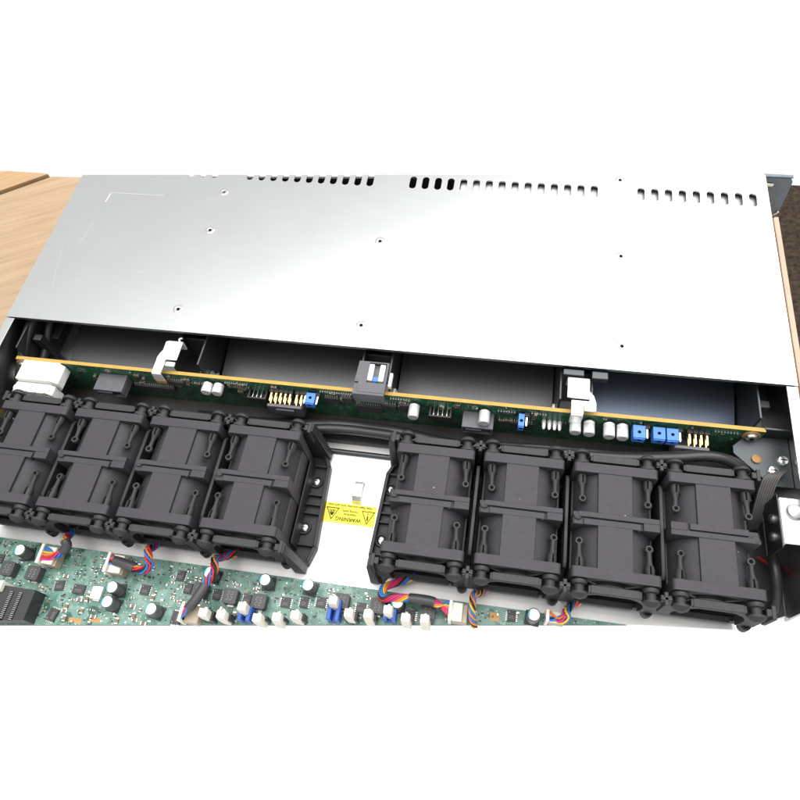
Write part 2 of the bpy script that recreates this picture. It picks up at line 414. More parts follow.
# wall box on the far right
m = MB(); m.box(204.4, 217.2, -81.5, -59.5, 39, 40); m.box(204.4, 205.4, -81.5, -59.5, 20, 38.95)
bx = m.build('wall_bracket', CLIPM, ch, .25)
m = MB(); m.box(203.9, 204.3, -83, -57.5, 22, 38.6); m.build('bracket_flange', BRK, bx, .1)
MB().lathe([(3.9, 0), (4.0, .7), (3.4, 1.9), (1.6, 2.7)], (210.2, -66.2, 40), n=24).build('screw', BOLT, bx)
for y, z in ((-67.4, 32.1), (-75.6, 30.6)):
    MB().lathe([(2.3, 0), (2.3, -.8), (1.6, -1.5), (.6, -1.7)], (203.9, y, z), 'X', 16).build('screw', STEEL, bx)
# warning sticker (reads from the far side)
st = MB().box(-27, 13.2, -86, -74.6, 1.45, 1.55).build('warning_sticker', YEL, ch)
def text(body, size, x, y, z, rz, mb, spacing=1.0):
    cu = bpy.data.curves.new('t', 'FONT'); cu.body = body; cu.size = size; cu.align_x = 'CENTER'; cu.align_y = 'CENTER'; cu.offset = size*.02; cu.space_character = spacing
    ob = bpy.data.objects.new('t', cu); COL.objects.link(ob)
    dg = bpy.context.evaluated_depsgraph_get(); me = bpy.data.meshes.new_from_object(ob.evaluated_get(dg))
    M = Matrix.Translation((x, y, z)) @ Matrix.Rotation(rz, 4, 'Z')
    mb.add([tuple(v.co) for v in me.vertices], [tuple(p.vertices) for p in me.polygons], 0, M)
    bpy.data.objects.remove(ob); bpy.data.curves.remove(cu); bpy.data.meshes.remove(me)
m = MB()
text('WARNING', 2.95, -1.3, -83.4, 1.64, math.pi, m)
text('Hazardous', 1.6, -.8, -80.7, 1.64, math.pi, m); text('moving parts', 1.6, -.8, -78.9, 1.64, math.pi, m)
text('Keep fingers and other body parts away', 1.5, -1.6, -75.9, 1.64, math.pi, m)
def tri(cx, y0, y1, hw, w):
    o = [Vector((cx-hw, y0)), Vector((cx+hw, y0)), Vector((cx, y1))]; c = (o[0]+o[1]+o[2])/3
    i = [c+(p-c)*(1-w) for p in o]
    for k in range(3):
        k2 = (k+1) % 3; m.add([(*o[k], 1.64), (*o[k2], 1.64), (*i[k2], 1.64), (*i[k], 1.64)], [(0, 1, 2, 3)])
tri(-10.7, -77.4, -84.6, 3.7, .2); tri(9.0, -77.6, -85.0, 3.7, .17)
for k in range(4):
    m.add([(-12.3+k*.9, -78.6, 1.64), (-11.8+k*.9, -78.6, 1.64), (-11.6+k*.6, -80.6, 1.64), (-12.0+k*.6, -80.6, 1.64)], [(0, 1, 2, 3)])
m.add([(-12.1, -80.4, 1.64), (-9.5, -80.4, 1.64), (-10.3, -82, 1.64), (-11.1, -82, 1.64)], [(0, 1, 2, 3)])
m.add([(8.7, -80, 1.64), (9.3, -80, 1.64), (9.4, -82.8, 1.64), (8.6, -82.8, 1.64)], [(0, 1, 2, 3)])
m.add([(8.7, -78.7, 1.64), (9.3, -78.7, 1.64), (9.3, -79.3, 1.64), (8.7, -79.3, 1.64)], [(0, 1, 2, 3)])
m.build('sticker_print', INK, st)

# ------------------------------------------------------------------ fans
CZ = 19.75
def fan_frame():
    m = MB()
    corner = [circ(sx*15.5, CZ+sz*15.5, 1.9, 12) for sx in (-1, 1) for sz in (-1, 1)]
    out = rrect(-19.5, 19.5, .25, 39.5, 1.6)
    for a, b in ((23.2, 27.9), (-27.9, -23.2)):
        m.plate(out, [circ(0, CZ, 18.0, 40)]+corner, a, b, 'XZ')
    for a, b in ((-23.1, -2.9), (2.9, 23.1)):
        m.plate(circ(0, CZ, 19.1, 48), [circ(0, CZ, 18.0, 48)], a, b, 'XZ')
        m.box(-8.2, 7.4, a-.3, b+.3, 36.4, 39.15); m.box(-8.2, 7.4, a-.3, b+.3, .4, 2.6)
        m.box(-18.9, -17.8, a-.3, b+.3, 13, 26); m.box(17.8, 18.9, a-.3, b+.3, 13, 26)
    # the joint where the two fans clip together
    m.plate(rrect(-19.4, 19.4, .3, 38, 1.2), [circ(0, CZ, 18.0, 40)], -2.8, 2.8, 'XZ')
    m.box(-17.0, 19.4, .45, 3.0, 37, 39.5); m.box(-14.5, 11.0, -3.2, -.25, 37, 39.3)
    m.box(12.2, 19.4, -3.2, .45, 37, 39.5); m.box(-19.4, -17.0, .9, 2.9, 37, 38.9)
    m.box(9.6, 10.8, -3.6, -3.2, 36, 39.2)
    m.lathe([(2.0, 0), (2.0, 1.6), (1.2, 2.0)], (-17.2, 1.0, 37.2), n=16)
    m.prism([(-19.4, -.3), (-13.4, -.3), (-13.4, -1.8), (-15, -2.9), (-18, -2.9), (-19.4, -1.8)], 34.5, 37.6)
    return m.mesh('fan_frame', FANP)
def impeller(s):
    m = MB(); m.cyl((0, s*6, CZ), 9, s*14, 'Y', 28, ch=.8*s)
    for k in range(5):
        a = 2*math.pi*k/5
        for j in range(4):
            b0, b1 = a+j*.13*s, a+(j+1)*.13*s
            y0, y1 = s*(7+3*j), s*(7+3*(j+1))
            def q(r, t, y): return (r*math.cos(t), y, CZ+r*math.sin(t))
            m.add([q(8.8, b0, y0), q(17.4, b0+.1, y0), q(17.4, b1+.1, y1), q(8.8, b1, y1), q(8.8, b0+.06, y0), q(17.4, b0+.16, y0), q(17.4, b1+.16, y1), q(8.8, b1+.06, y1)],
                  [(0, 1, 2, 3), (7, 6, 5, 4), (0, 4, 5, 1), (1, 5, 6, 2), (2, 6, 7, 3), (3, 7, 4, 0)])
    return m.mesh('impeller', BLADE)
def stator(s):
    m = MB()
    for k in range(4):
        a = R(45+90*k); c, d = math.cos(a), math.sin(a)
        p0 = Vector((8*c, 0, CZ+8*d)); p1 = Vector((18.2*c, 0, CZ+18.2*d)); n = Vector((-d, 0, c))*.8
        m.add([p0-n+Vector((0, s*24, 0)), p1-n+Vector((0, s*24, 0)), p1+n+Vector((0, s*24, 0)), p0+n+Vector((0, s*24, 0)),
               p0-n+Vector((0, s*27, 0)), p1-n+Vector((0, s*27, 0)), p1+n+Vector((0, s*27, 0)), p0+n+Vector((0, s*27, 0))],
              [(0, 1, 2, 3), (7, 6, 5, 4), (0, 4, 5, 1), (1, 5, 6, 2), (2, 6, 7, 3), (3, 7, 4, 0)])
    m.cyl((0, s*23.5, CZ), 9.2, s*3.8, 'Y', 28)
    return m.mesh('motor_mount', FANP)
def mount_mesh():
    """pull-through rubber pin; +Y points out of the fan, origin in the flange face"""
    m = MB()
    m.lathe([(1.8, -4.7), (1.8, .3), (3.5, .5), (3.7, 1.2), (3.4, 2.3), (2.2, 2.7), (2.2, 5.6), (3.9, 5.9), (3.9, 6.8), (3.0, 8.0), (1.4, 8.7)], (0, 0, 0), 'Y', 20)
    m.lathe([(1.0, -5.2), (2.2, -5.3), (2.2, -8.6), (1.5, -10.2), (1.1, -12.5), (1.1, -15.0), (1.3, -16.2)], (0, 0, 0), 'Y', 14)
    m.lathe([(1.9, -.9), (1.95, .6), (1.6, 1.2), (1.0, 1.25)], (0, -17.4, 0), 'Z', 18); m.lathe([(.95, 0), (.95, .06)], (0, -17.4, 1.24), 'Z', 12, 1)
    m.prism([(-.5, -5.6), (.5, -5.6), (.35, -9.4), (-.35, -9.4)], 1.6, 2.26, 'XY', 1)
    return m.mesh('rubber_mount', [RUB, HOLE])
FF, IM1, IM2, ST1, ST2, RM = fan_frame(), impeller(1), impeller(-1), stator(1), stator(-1), mount_mesh()
G = 'cooling fans in the two banks'
def make_fan(loc, label, rz, seed):
    rnd = random.Random(seed)
    f = thing('cooling_fan', label, 'fan', loc, G, rz)
    put(FF, 'fan_frame', f, .28)
    put(IM1, 'impeller', f); put(IM2, 'impeller', f); put(ST1, 'motor_mount', f); put(ST2, 'motor_mount', f)
    for sy in (1, -1):
        for sx in (-1, 1):
            put(RM, 'rubber_mount', f, 0, (sx*15.5, sy*27.9, 35.4),
                (R(rnd.uniform(-3, 1.5))*1, R(rnd.uniform(-12, 12)), (0 if sy > 0 else math.pi)+R(rnd.uniform(-4, 4))))
    return f
XL = [-176.4+43.62*k for k in range(4)]; XR = [43.9+43.62*k for k in range(4)]
names_l = ['black twin cooling fan at the far left, under the white power plug', 'black twin cooling fan second from the left, below the small grey connector',
           'black twin cooling fan third from the left end of the left bank', 'black twin cooling fan at the right end of the left bank, beside the screwed flange']
names_r = ['black twin cooling fan at the left end of the right bank, beside the warning sticker', 'black twin cooling fan second from left in the right bank',
           'black twin cooling fan third from left in the right bank, below the white capacitors', 'black twin cooling fan at the far right, beside the white wall bracket']
for i, x in enumerate(XL): make_fan((x, -80.9, 1.6), names_l[i], 0, i)
for i, x in enumerate(XR): make_fan((x, -80.9, 1.6), names_r[i], math.pi if i == 3 else 0, 10+i)

# ------------------------------------------------------------------ fan trays
def tray(xs, inner, outer, side, label, screws, lip):
    t = thing('fan_tray', label, 'fan tray', ((inner+outer)/2, -80.9, 1.4), 'plastic trays holding the fans')
    ox, oy = (inner+outer)/2, -80.9
    T = Matrix.Translation((-ox, -oy, -1.4))
    e = inner; d = side            # side: +1 when the screwed flange looks to +x
    lipx = lip
    base = [(outer, -104), (outer-(outer > 0)*12, -109.4), (lipx-d*13, -109.4), (lipx-d*9, -115.5), (lipx-d*2.5, -111), (lipx, -102), (lipx-d*1.8, -56), (lipx-d*4.5, -50), (lipx-d*9, -47), (outer, -47)]
    MB().prism(base, 1.5, 1.62+1.2, 'XY', 0, T).build('base_plate', TRAYP, t, .3)
    # rim and ribs of the screwed flange
    m = MB()
    rim = [(lipx-d*8.5, -115.2), (lipx-d*2.4, -110.6), (lipx, -102), (lipx-d*1.8, -56), (lipx-d*4.6, -50), (lipx-d*8.5, -47.2)]
    inn = [(lipx-d*8.9, -113.2), (lipx-d*3.9, -109.4), (lipx-d*1.9, -101.6), (lipx-d*3.7, -56.6), (lipx-d*6, -51.6), (lipx-d*8.9, -49.2)]
    for k in range(len(rim)-1):
        m.prism([rim[k], rim[k+1], inn[k+1], inn[k]], 2.8, 6.6, 'XY', 0, T)
    f0, f1 = sorted((e+d*.8, lipx-d*2.2))
    for y in (-101, -83.5, -78.5, -73, -56): m.box(f0, f1, y-.6, y+.6, 2.8, 5.6, 0, T)
    m.box(*sorted((e+d*.4, e+d*1.3)), -104, -57.6, 2.8, 16, 0, T)
    for sx, sy in screws: m.lathe([(3.7, 0), (3.7, 1.6), (2.6, 1.6), (2.6, .4)], (sx, sy, 2.7), n=22, M=T)
    m.build('flange', TRAYP, t, .3)
    for sx, sy in screws:
        MB().lathe([(2.3, 0), (2.3, .9), (1.7, 1.5), (.6, 1.7)], (sx, sy, 3.3), n=18, M=T).box(sx-1.2, sx+1.2, sy-.2, sy+.2, 4.95, 5.05, 1, T).build('screw', [STEEL, HOLE], t)
    # front and rear walls: notched round the rubber mounts, open round each fan
    for y0, y1, nm in ((-50.3, -47.5, 'front_wall'), (-114.3, -111.5, 'rear_wall')):
        lo, hi = min(xs)-22.4, max(xs)+22.4
        top = []
        for x in sorted(xs):
            for c in (x-15.5, x+15.5):
                top += [(c-3.9, 38.3), (c-3.9, 34.6), (c-2.6, 33.4), (c+2.6, 33.4), (c+3.9, 34.6), (c+3.9, 38.3)]
        if nm == 'front_wall':
            m = MB().plate([(lo, 2.9), (lo, 38.3)]+top+[(hi, 38.3), (hi, 2.9)], [circ(x, 20.6, 15.6, 36) for x in xs], y0, y1, 'XZ', 0, T)
        else:                                           # the rear wall is arched over each fan and stops above the floor
            arch = []
            for x in sorted(xs, reverse=True):
                arch += [(x+15.6*math.cos(R(a_)), 20.6+15.6*math.sin(R(a_))) for a_ in range(-24, 205, 12)]
            m = MB().plate([(lo, 14.2), (lo, 38.3)]+top+[(hi, 38.3), (hi, 14.2)]+arch, [], y0, y1, 'XZ', 0, T)
        for x in sorted(xs)[:-1]:                       # crosses between neighbouring fans
            c = x+21.81; m.box(c-.9, c+.9, y0-1.6, y1+1.6, 24, 38.8, 0, T); m.box(c-2.5, c+2.5, y0+.6, y1-.6, 30, 38.8, 0, T)
        for x in xs:                                    # thickened bar above each opening
            m.box(x-10.6, x+10.6, y0-.5, y1+.5, 36, 38.5, 0, T)
        for c in (lo, hi): m.box(c-.9, c+.9, y0-1.4, y1+1.8, 26, 38.6, 0, T)
        g = max(xs) if d > 0 else min(xs); a = g+d*22.3   # buttress down to the flange
        m.prism([(a, 2.9), (a, 38), (a+d*1.8, 38), (a+d*3.2, 33), (lipx-d*3.2, 4.6), (lipx-d*3.2, 2.9)], y0-(1.4 if y0 < -100 else .3), y1+(.3 if y0 < -100 else 1.6), 'XZ', 0, T)
        m.build(nm, TRAYP, t, .3)
    for x in sorted(xs)[:-1]:
        c = x+21.81
        MB().prism([(-103.5, 3), (-103.5, 33.5), (-101, 35.2), (-60, 35.2), (-57.5, 33.5), (-57.5, 3)], c-.85, c+.85, 'YZ', 0, T).build('divider', TRAYP, t, .25)
    m = MB()
    for x in xs:
        m.box(x-17, x+13, -113.4, -110.4, 9.6, 12.8, 0, T); m.box(x-19, x+19, -111.6, -109.2, 4.5, 9.2, 0, T)
        m.lathe([(2.6, 0), (2.6, 5), (1.5, 5), (1.5, 4)], (x+19.5, -113.4, 9.0), 'Z', 14, 0, T)
        m.box(x+14.5, x+23, -112.4, -110, 12.0, 14.4, 0, T)
    m.build('rear_ledge', TRAYP, t, .3)
    return t
tray(XL, -26.0, -216.8, 1, 'black plastic tray holding the four fans left of the warning sticker', [(-22.6, -64.8), (-23.4, -91.5)], -14)
tray(XR, 24.4, 216.8, -1, 'black plastic tray holding the four fans right of the warning sticker', [(19.4, -64.3), (19.0, -93.0)], 13.8)

# ------------------------------------------------------------------ backplane
BX, BY = -1, -22.4
bp_ = thing('backplane_board', 'upright green circuit board with an amber top edge behind the fans', 'circuit board', (0, -22.4, 5))
def B(m): return m
TB = Matrix.Translation((0, 22.4, -5))
m = MB(); x0, x1, y0, y1, z0, z1 = -206, 204, -23.7, -21.6, 6, 36
v = [(x, y, z) for z in (z0, z1) for y in (y0, y1) for x in (x0, x1)]
m.add(v, [(0, 1, 5, 4), (2, 6, 7, 3)], 0, TB); m.add(v, [(0, 2, 3, 1), (4, 5, 7, 6), (0, 4, 6, 2), (1, 3, 7, 5)], 1, TB)
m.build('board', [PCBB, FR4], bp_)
F = -23.75
def bpart(name, mb, mats, bevel=.2, **k): return mb.build(name, mats, bp_, bevel, **k)
# capacitors lying out from the board
for x, z, L in ((65.9, 30.2, 8.2), (-88.9, 30.6, 6.8), (-82.5, 30.6, 6.8), (112.8, 30.2, 8.2), (119.8, 29.9, 8.2), (129.8, 30.0, 8.6), (136.5, 29.8, 8.6), (28.2, 29.2, 8.4)):
    m = MB(); m.lathe([(3.2, 0), (3.2, -1.0)], (x, F, z), 'Y', 4, 1, TB)
    m.lathe([(2.7, -1.0), (2.9, -1.2), (2.9, -1.9), (2.65, -2.2), (2.9, -2.6), (2.9, -L+.5), (2.5, -L), (1.6, -L+.05)], (x, F, z), 'Y', 24, 0, TB)
    bpart('capacitor', m, [CAN, BLKC], 0)
def pins(xs, zs, L, mat, name, y=F, r=.42, block=True):
    for z in zs:
        for x in xs:
            m = MB()
            if block: m.box(x-1.2, x+1.2, y-2.3, y, z-1.2, z+1.2, 1, TB)
            m.box(x-r, x+r, y-L, y, z-r, z+r, 0, TB); m.box(x-r*.6, x+r*.6, y-L-.4, y-L, z-r*.6, z+r*.6, 0, TB)
            bpart(name, m, [mat, BLKC], 0)
pins([-51.4, -48.7, -46.0, -43.3, -40.6, -36.8, -34.1], [30.6, 28.0], 7.4, GOLD, 'header_pin')
pins([169.2, 172.0, 174.8, 177.6], [30.6, 28.0], 7.6, GOLD, 'header_pin')
pins([-25.0, -31.9], [31.0], 7.0, PINW, 'jumper_pin'); pins([148.4, 164.4, 87.8], [31.0], 7.2, PINW, 'jumper_pin')
for x0, x1 in ((-52.6, -33.2), (162.0, 178.8)):
    m = MB(); m.box(x0, x1, F-10.4, F-8.6, 20, 29.6, 0, TB); m.box(x0, x1, F-9, F, 19, 20.4, 0, TB); m.box(x0, x0+1, F-9, F, 20.4, 26.5, 0, TB); m.box(x1-1, x1, F-9, F, 20.4, 26.5, 0, TB)
    m.box(x0+5, x1-4, F-11.4, F-10.4, 25.0, 28, 0, TB)
    bpart('header_shroud', m, GRYC)
for x0, x1, zt, L in ((-31.0, -26.0, 33.2, 7.8), (141.2, 147.2, 33.2, 8.6), (151.0, 156.8, 33.2, 8.2), (157.6, 163.2, 33.2, 8.2), (83.6, 86.6, 33.2, 8.8)):
    m = MB(); m.box(x0, x1, F-L, F-1.6, zt-5.5, zt, 0, TB); m.box(x0+.2, x1-.2, F-L-.6, F-L, zt-4, zt-.6, 0, TB)
    c = (x0+x1)/2; m.lathe([(.9, 0), (.9, .04)], (c, F-L+3.2, zt), 'Z', 12, 1, TB); m.box(c-.8, c+.8, F-L-.65, F-L-.59, zt-2.2, zt-1.0, 1, TB)
    bpart('jumper_cap', m, [BLUE, HOLE], .35)
for x0, x1, z0, z1, L in ((-156, -138.6, 22.5, 29.6, 11.2), (54.4, 71, 20.5, 27.5, 9.8)):
    m = MB(); m.box(x0, x1, F-L, F, z1-1.4, z1, 0, TB); m.box(x0, x1, F-L, F, z0, z0+1.4, 0, TB); m.box(x0, x0+1.4, F-L, F, z0+1.4, z1-1.4, 0, TB)
    m.box(x1-1.4, x1, F-L, F, z0+1.4, z1-1.4, 0, TB); m.box(x0+4, x1-3, F-L+1, F-1, z0+3, z0+4.2, 0, TB); m.box(x0+2, x1-6, F-L-.5, F-L+.2, z1-3.4, z1-1.5, 0, TB)
    bpart('data_connector', m, GRYC, .3)
for x0, x1 in ((36.4, 48.4), (-65.4, -54.6)):
    m = MB(); zt = 30; m.box(x0, x1, F-6.4, F-5.4, zt-6, zt-.6, 0, TB); m.box(x0, x1, F-6, F, zt-6.6, zt-5.6, 0, TB); m.box(x0, x0+1, F-6, F, zt-6, zt-1, 0, TB); m.box(x1-1, x1, F-6, F, zt-6, zt-1, 0, TB)
    for k in range(4): m.box(x0+2+k*2.4, x0+2.6+k*2.4, F-5, F, zt-3, zt-2.4, 1, TB)
    bpart('small_socket', m, [BLKC, PINW])
for x in (97.2, 100.1, 102.8, 105.4): bpart('standing_pin', MB().lathe([(1.0, 0), (1.2, -1), (.9, -4.6), (.5, -5.4)], (x, F, 25.5), 'Y', 12, 0, TB), CAN, 0)
# chips with legs, small parts, pad rows
for x0, x1, z0, z1 in ((-138, -113, 17, 21.5), (-5, 10, 17, 24), (-114, -104, 26.5, 30), (80, 92, 16, 22), (20, 27, 22, 29), (-22, -14, 22, 29), (-12, -6, 25, 31), (10, 18, 22, 27)):
    m = MB(); m.box(x0, x1, F-1.7, F-.2, z0, z1, 0, TB)
    n = int((x1-x0)/1.3)
    for k in range(n): m.box(x0+.4+k*1.3, x0+.9+k*1.3, F-.9, F, z1, z1+1.1, 1, TB); m.box(x0+.4+k*1.3, x0+.9+k*1.3, F-.9, F, z0-1.1, z0, 1, TB)
    bpart('chip', m, [CHIP, TIN], .1)
rnd = random.Random(3)
def smd_mesh(a, b, h, body, nm): return MB().box(-a*.62, a*.62, -b/2, b/2, 0, h).box(-a, -a*.62, -b/2, b/2, 0, h*.96, 1).box(a*.62, a, -b/2, b/2, 0, h*.96, 1).mesh(nm, [body, TIN])
SM = [smd_mesh(.9, 1.0, .55, SMDB, 'chip_capacitor'), smd_mesh(.9, .9, .4, SMDK, 'chip_resistor'), smd_mesh(1.5, 1.6, .9, SMDB, 'chip_capacitor')]
used = [(-206, -176), (-157, -137), (-92, -79), (-66, -25), (26, 50), (54, 72), (82, 89), (95, 107), (110, 139), (140, 180)]
k = 0
while k < 78:
    x = rnd.uniform(-172, 196); z = rnd.uniform(20, 34.5)
    if any(a-1 < x < b+1 for a, b in used) and rnd.random() < .9 and z > 20 : continue
    put(SM[rnd.randrange(3)], 'small_component', bp_, 0, (x, F+22.4, z-5), (R(90), 0, 0) if rnd.random() < .6 else (R(90), R(90), 0)); k += 1
for x0, n, p, z in ((-104.5, 8, 1.5, 28.6), (-79, 11, 1.25, 32.5), (-78, 10, 1.3, 28.8), (-24, 14, 1.3, 33.2), (181, 8, 1.5, 32.0), (72.6, 7, 1.4, 31.0), (90, 6, 1.4, 32), (15, 8, 1.4, 33)):
    m = MB()
    for i in range(n): m.box(x0+i*p, x0+i*p+.7, F-.7, F, z-.5, z+.5, 0, TB)
    bpart('pad_row', m, TIN, 0)
for x, z in ((-166, 30), (-150, 32.5), (50.5, 31), (77, 30), (93, 31), (60.5, 32)):
    bpart('plated_hole', MB().plate(circ(x, z, 1.7, 20), [circ(x, z, .8, 20)], F-.12, F-.01, 'XZ', 0, TB), TIN, 0)
# screw and washer at both ends
for x in (198.8, -203.2):
    m = MB(); m.lathe([(4.2, 0), (4.2, -.4)], (x, F, 31.2), 'Y', 24, 1, TB); m.lathe([(2.9, -.4), (3.0, -1.0), (2.4, -2.0), (1.5, -2.3)], (x, F, 31.2), 'Y', 20, 0, TB)
    m.lathe([(1.4, -2.3), (1.3, -2.36)], (x, F, 31.2), 'Y', 6, 2, TB)
    bpart('board_screw', m, [STEEL, COPPER, HOLE], 0)
# power socket on the board and the plug pushed into it
m = MB(); m.box(-200.2, -177.4, F-12.5, F, 25.2, 36.2, 0, TB)
m.box(-199, -196, F-12, F-1, 36.2, 36.7, 0, TB); m.box(-181.5, -178.6, F-12, F-1, 36.2, 36.7, 0, TB); m.box(-192, -186, F-4.5, F-1, 36.2, 37.0, 0, TB)
m.prism([(-177.4, 36.0), (-175.2, 33.6), (-175.2, 28), (-177.4, 25.2)], F-12.5, F-.5, 'XZ', 0, TB)
bpart('power_socket', m, WHITE, .6)
pl = thing('power_plug', 'white four-way power plug at the left end of the upright board', 'plug', (-190, -40, 22))
m = MB(); m.prism([(-202.6, 22), (-202.6, 31), (-200.6, 33), (-179.6, 33), (-177.4, 31), (-177.4, 22)], -42.6, -36.5, 'XZ', 0, Matrix.Translation((190, 40, -22)))
for k in range(4): m.lathe([(2.4, 0), (2.5, .5), (2.1, .8)], (-8.9+5.9*k-.0, -.2, 10.7), 'Z', 14); m.lathe([(1.9, 0), (1.9, -2.2), (1.5, -2.2)], (-9+5.9*k, -2.6, 5), 'Y', 14)
m.build('plug_body', WHITE, pl, .6)
for k, c in enumerate((1, 4, 4, 2)):
    x = -9+5.9*k
    MB().tube([(x, -4.0, 5), (x-.6, -6.6, 3.6), (x-2, -7.2, -2), (x-6, -6.6, -9), (x-12, -5, -15)], 1.15, 10).build('wire', WIRES[c], pl)

# ------------------------------------------------------------------ clips over the backplane
c1 = thing('board_clip', 'white metal clip with a notched edge left of centre, hooked over the upright board', 'clip', (-112, -18, 36), 'clips over the upright board')
def clip_white(root, mirror):
    s = -1 if mirror else 1
    m = MB()
    def P(poly, a, b): m.prism([(s*x, y) for x, y in poly], a, b)
    P([(-4.2, 12), (5.8, 12), (5.8, 0.2), (-.6, 0.2), (-.6, -.9), (-6.0, -.9), (-6.0, 1.2), (-5.2, 4), (-4.2, 6)], 4.8, 5.9)
    P([(-.4, -3.4), (5.0, -3.4), (5.0, -.6), (-.4, -.6)], 3.6, 4.8); P([(-6.0, -8.8), (-.6, -8.8), (-.6, -1), (-6.0, -1)], 4.6, 5.7)
    m.prism([(-8.8, 5.7), (-9.6, 5.1), (-9.8, -1.6), (-8.8, -1.6), (-8.7, 4.6)], *sorted((-s*6.0, -s*.6)), 'YZ')
    m.prism([(12, 5.9), (13.2, 4.8), (13.2, -2), (12, -2)], *sorted((-s*3.6, s*5.4)), 'YZ')
    m.build('clip_plate', CLIPM, root, .3)
    m = MB(); m.prism([(-9.9, -1.6), (-9.9, -4.4), (-8.6, -4.4), (-8.6, -1.6)], *sorted((-s*6.0, -s*.6)), 'YZ'); m.build('hook', COPPER, root, .2)
    m = MB().tube([(s*4.6, 11.5, 6), (s*3.4, 13.4, 6.4), (s*4.4, 15, 5.4), (s*2.4, 16.6, 4)], .55, 8); m.build('spring', STEEL, root)
clip_white(c1, False)
c2 = thing('board_clip', 'white metal clip with a square top plate right of centre, above two capacitors', 'clip', (114, -18, 36), 'clips over the upright board')
m = MB(); m.box(-7.2, 4.0, .2, 11.6, 4.9, 6.0); m.prism([(4.0, 6), (6.4, 3), (7.6, -1), (7.6, -6), (1.6, -6), (1.6, -3.4), (-4.9, -3.4), (-4.9, -.2), (4.0, -.2)], 3.4, 4.5)
m.box(-4.9, 1.4, -8.0, -3.5, 3.2, 4.3); m.prism([(-8.0, 4.3), (-9.0, 3.4), (-9.2, -4), (-8.1, -4), (-7.9, 3.2)], -4.9, 1.2, 'YZ')
m.prism([(11.7, 6), (12.9, 4.9), (12.9, -2), (11.7, -2)], -7.2, 4.0, 'YZ'); m.build('clip_plate', CLIPM, c2, .3)
MB().box(-9.6, 1, 14, 17.5, .5, 5.5).build('hook', DARKZ, c2, .3); MB().box(5, 13.2, 13, 17.4, 2.2, 5.6).build('spring', DARKZ, c2, .4)
c3 = thing('board_clip', 'dark grey plastic latch with two white bars at the centre of the upright board', 'clip', (4.6, -16, 36), 'clips over the upright board')
m = MB(); m.plate([(-8.2, 8.6), (-8.8, -4.4), (-6.6, -4.4), (-6.6, -10.6), (8.2, -10.6), (8.2, 8.6)], [[(-2.4, 8), (7.0, 8), (7.0, -4.4), (-2.4, -4.4)]], 4.4, 6.0)
m.box(-8.2, 8.2, -11.9, -10.4, -2, 6.0); m.box(-8.8, -6.8, -12, -4.8, 0.4, 5.2)
m.box(-2.4, 7.0, -4.6, 8, 2.4, 3.0); m.build('latch_body', GRYC, c3, .3)
for x in (-1.3, 4.9): MB().box(x-1.5, x+1.5, -2.6, 7.8, 3.0, 5.2).build('bar', WHITE, c3, .4)
MB().box(.4, 3.3, -2.8, .2, 3.0, 4.6).build('blue_tab', BLUE, c3, .3)
MB().lathe([(1.1, 0), (1.0, 1.0), (.5, 1.3)], (1.6, -4.0, 3.0), n=12).build('rivet', STEEL, c3)
MB().box(8.9, 10.9, -5.0, 3.8, 1.5, 4.4).build('side_lever', CLIPM, c3, .5)

# ------------------------------------------------------------------ loose cables
def cable(label, pts, r, mat=CABLE, flat=1.0, name='black_cable'):
    o = MB().tube([Vector(p)-Vector(pts[0]) for p in pts], r, 14, 0, 8, flat).build(name, mat, None, 0, pts[0])
    o['label'] = label; o['category'] = 'cable'; return o
cable('thick black cable lying between the fans and the upright board, nearest the fans', [(-214, -40, 10), (-170, -42, 14), (-120, -43, 18), (-60, -43.2, 18.5), (-36, -41, 18), (-14, -37.6, 17), (14, -37.8, 17), (34, -41, 19), (75, -41.6, 22), (106, -41, 23), (136, -41, 25), (160, -40, 29), (178, -38, 31), (190, -39, 28), (200, -44, 22), (206, -54, 14)], 2.7)
cable('black cable arching over the gap below the gold pins at the right', [(30, -39, 13), (75, -37.5, 17), (106, -37, 19), (136, -37.6, 21), (156, -37.4, 25), (174, -37, 30), (187, -37.2, 29), (199, -40, 24), (206, -47, 16)], 2.4)
cable('flat black cable running along the foot of the upright board in the middle', [(-100, -34, 9), (-60, -36, 12), (-18, -33.5, 15), (16, -33.8, 15), (36, -36, 14), (60, -37, 10)], 3.0, CABLE, .6)
cable('black cable curving down along the left side wall', [(-207, 34, 36), (-209.5, 10, 34), (-211.2, -6, 30), (-212, -22, 22), (-211, -36, 14), (-206, -46, 8)], 3.1)
cable('second black cable behind the left side wall, under the lid edge', [(-203, 40, 30), (-205, 12, 26), (-206, -4, 18), (-207.5, -19, 12), (-208, -34, 7)], 2.4)
rb = thing('ribbon_cable', 'flat grey ribbon cable bending down beside the far right fan', 'cable', (207, -48, 20))
m = MB()
pth = [((209.5, -42.5, 31), 6.0), ((206.4, -45.5, 31.2), 5.6), ((204.6, -50, 29), 5.2), ((203.2, -56, 25.5), 4.8), ((202.4, -62, 20), 4.4), ((202.2, -65, 10), 4.2)]
for i in range(7):
    o = (i-3)/3.5
    m.tube([(p[0]+o*w*.75-207, p[1]+o*w*.18+48, p[2]-20+o*.6) for p, w in pth], .62, 6, 0, 4)
m.build('ribbon', RIB, rb)
o = MB().tube([(0, 0, 0), (4, -4, 3), (8, -7, 1), (10.5, -2, -3)], .9, 10).build('red_wire', DRED, None, 0, (206, -78, 6)); o['label'] = 'short red wire under the white wall bracket at the right'; o['category'] = 'wire'
cable('black cable hanging below the white wall bracket at the right edge', [(209, -60, 10), (209, -84, 16), (210.5, -97, 11), (210.6, -103, 5)], 2.6)

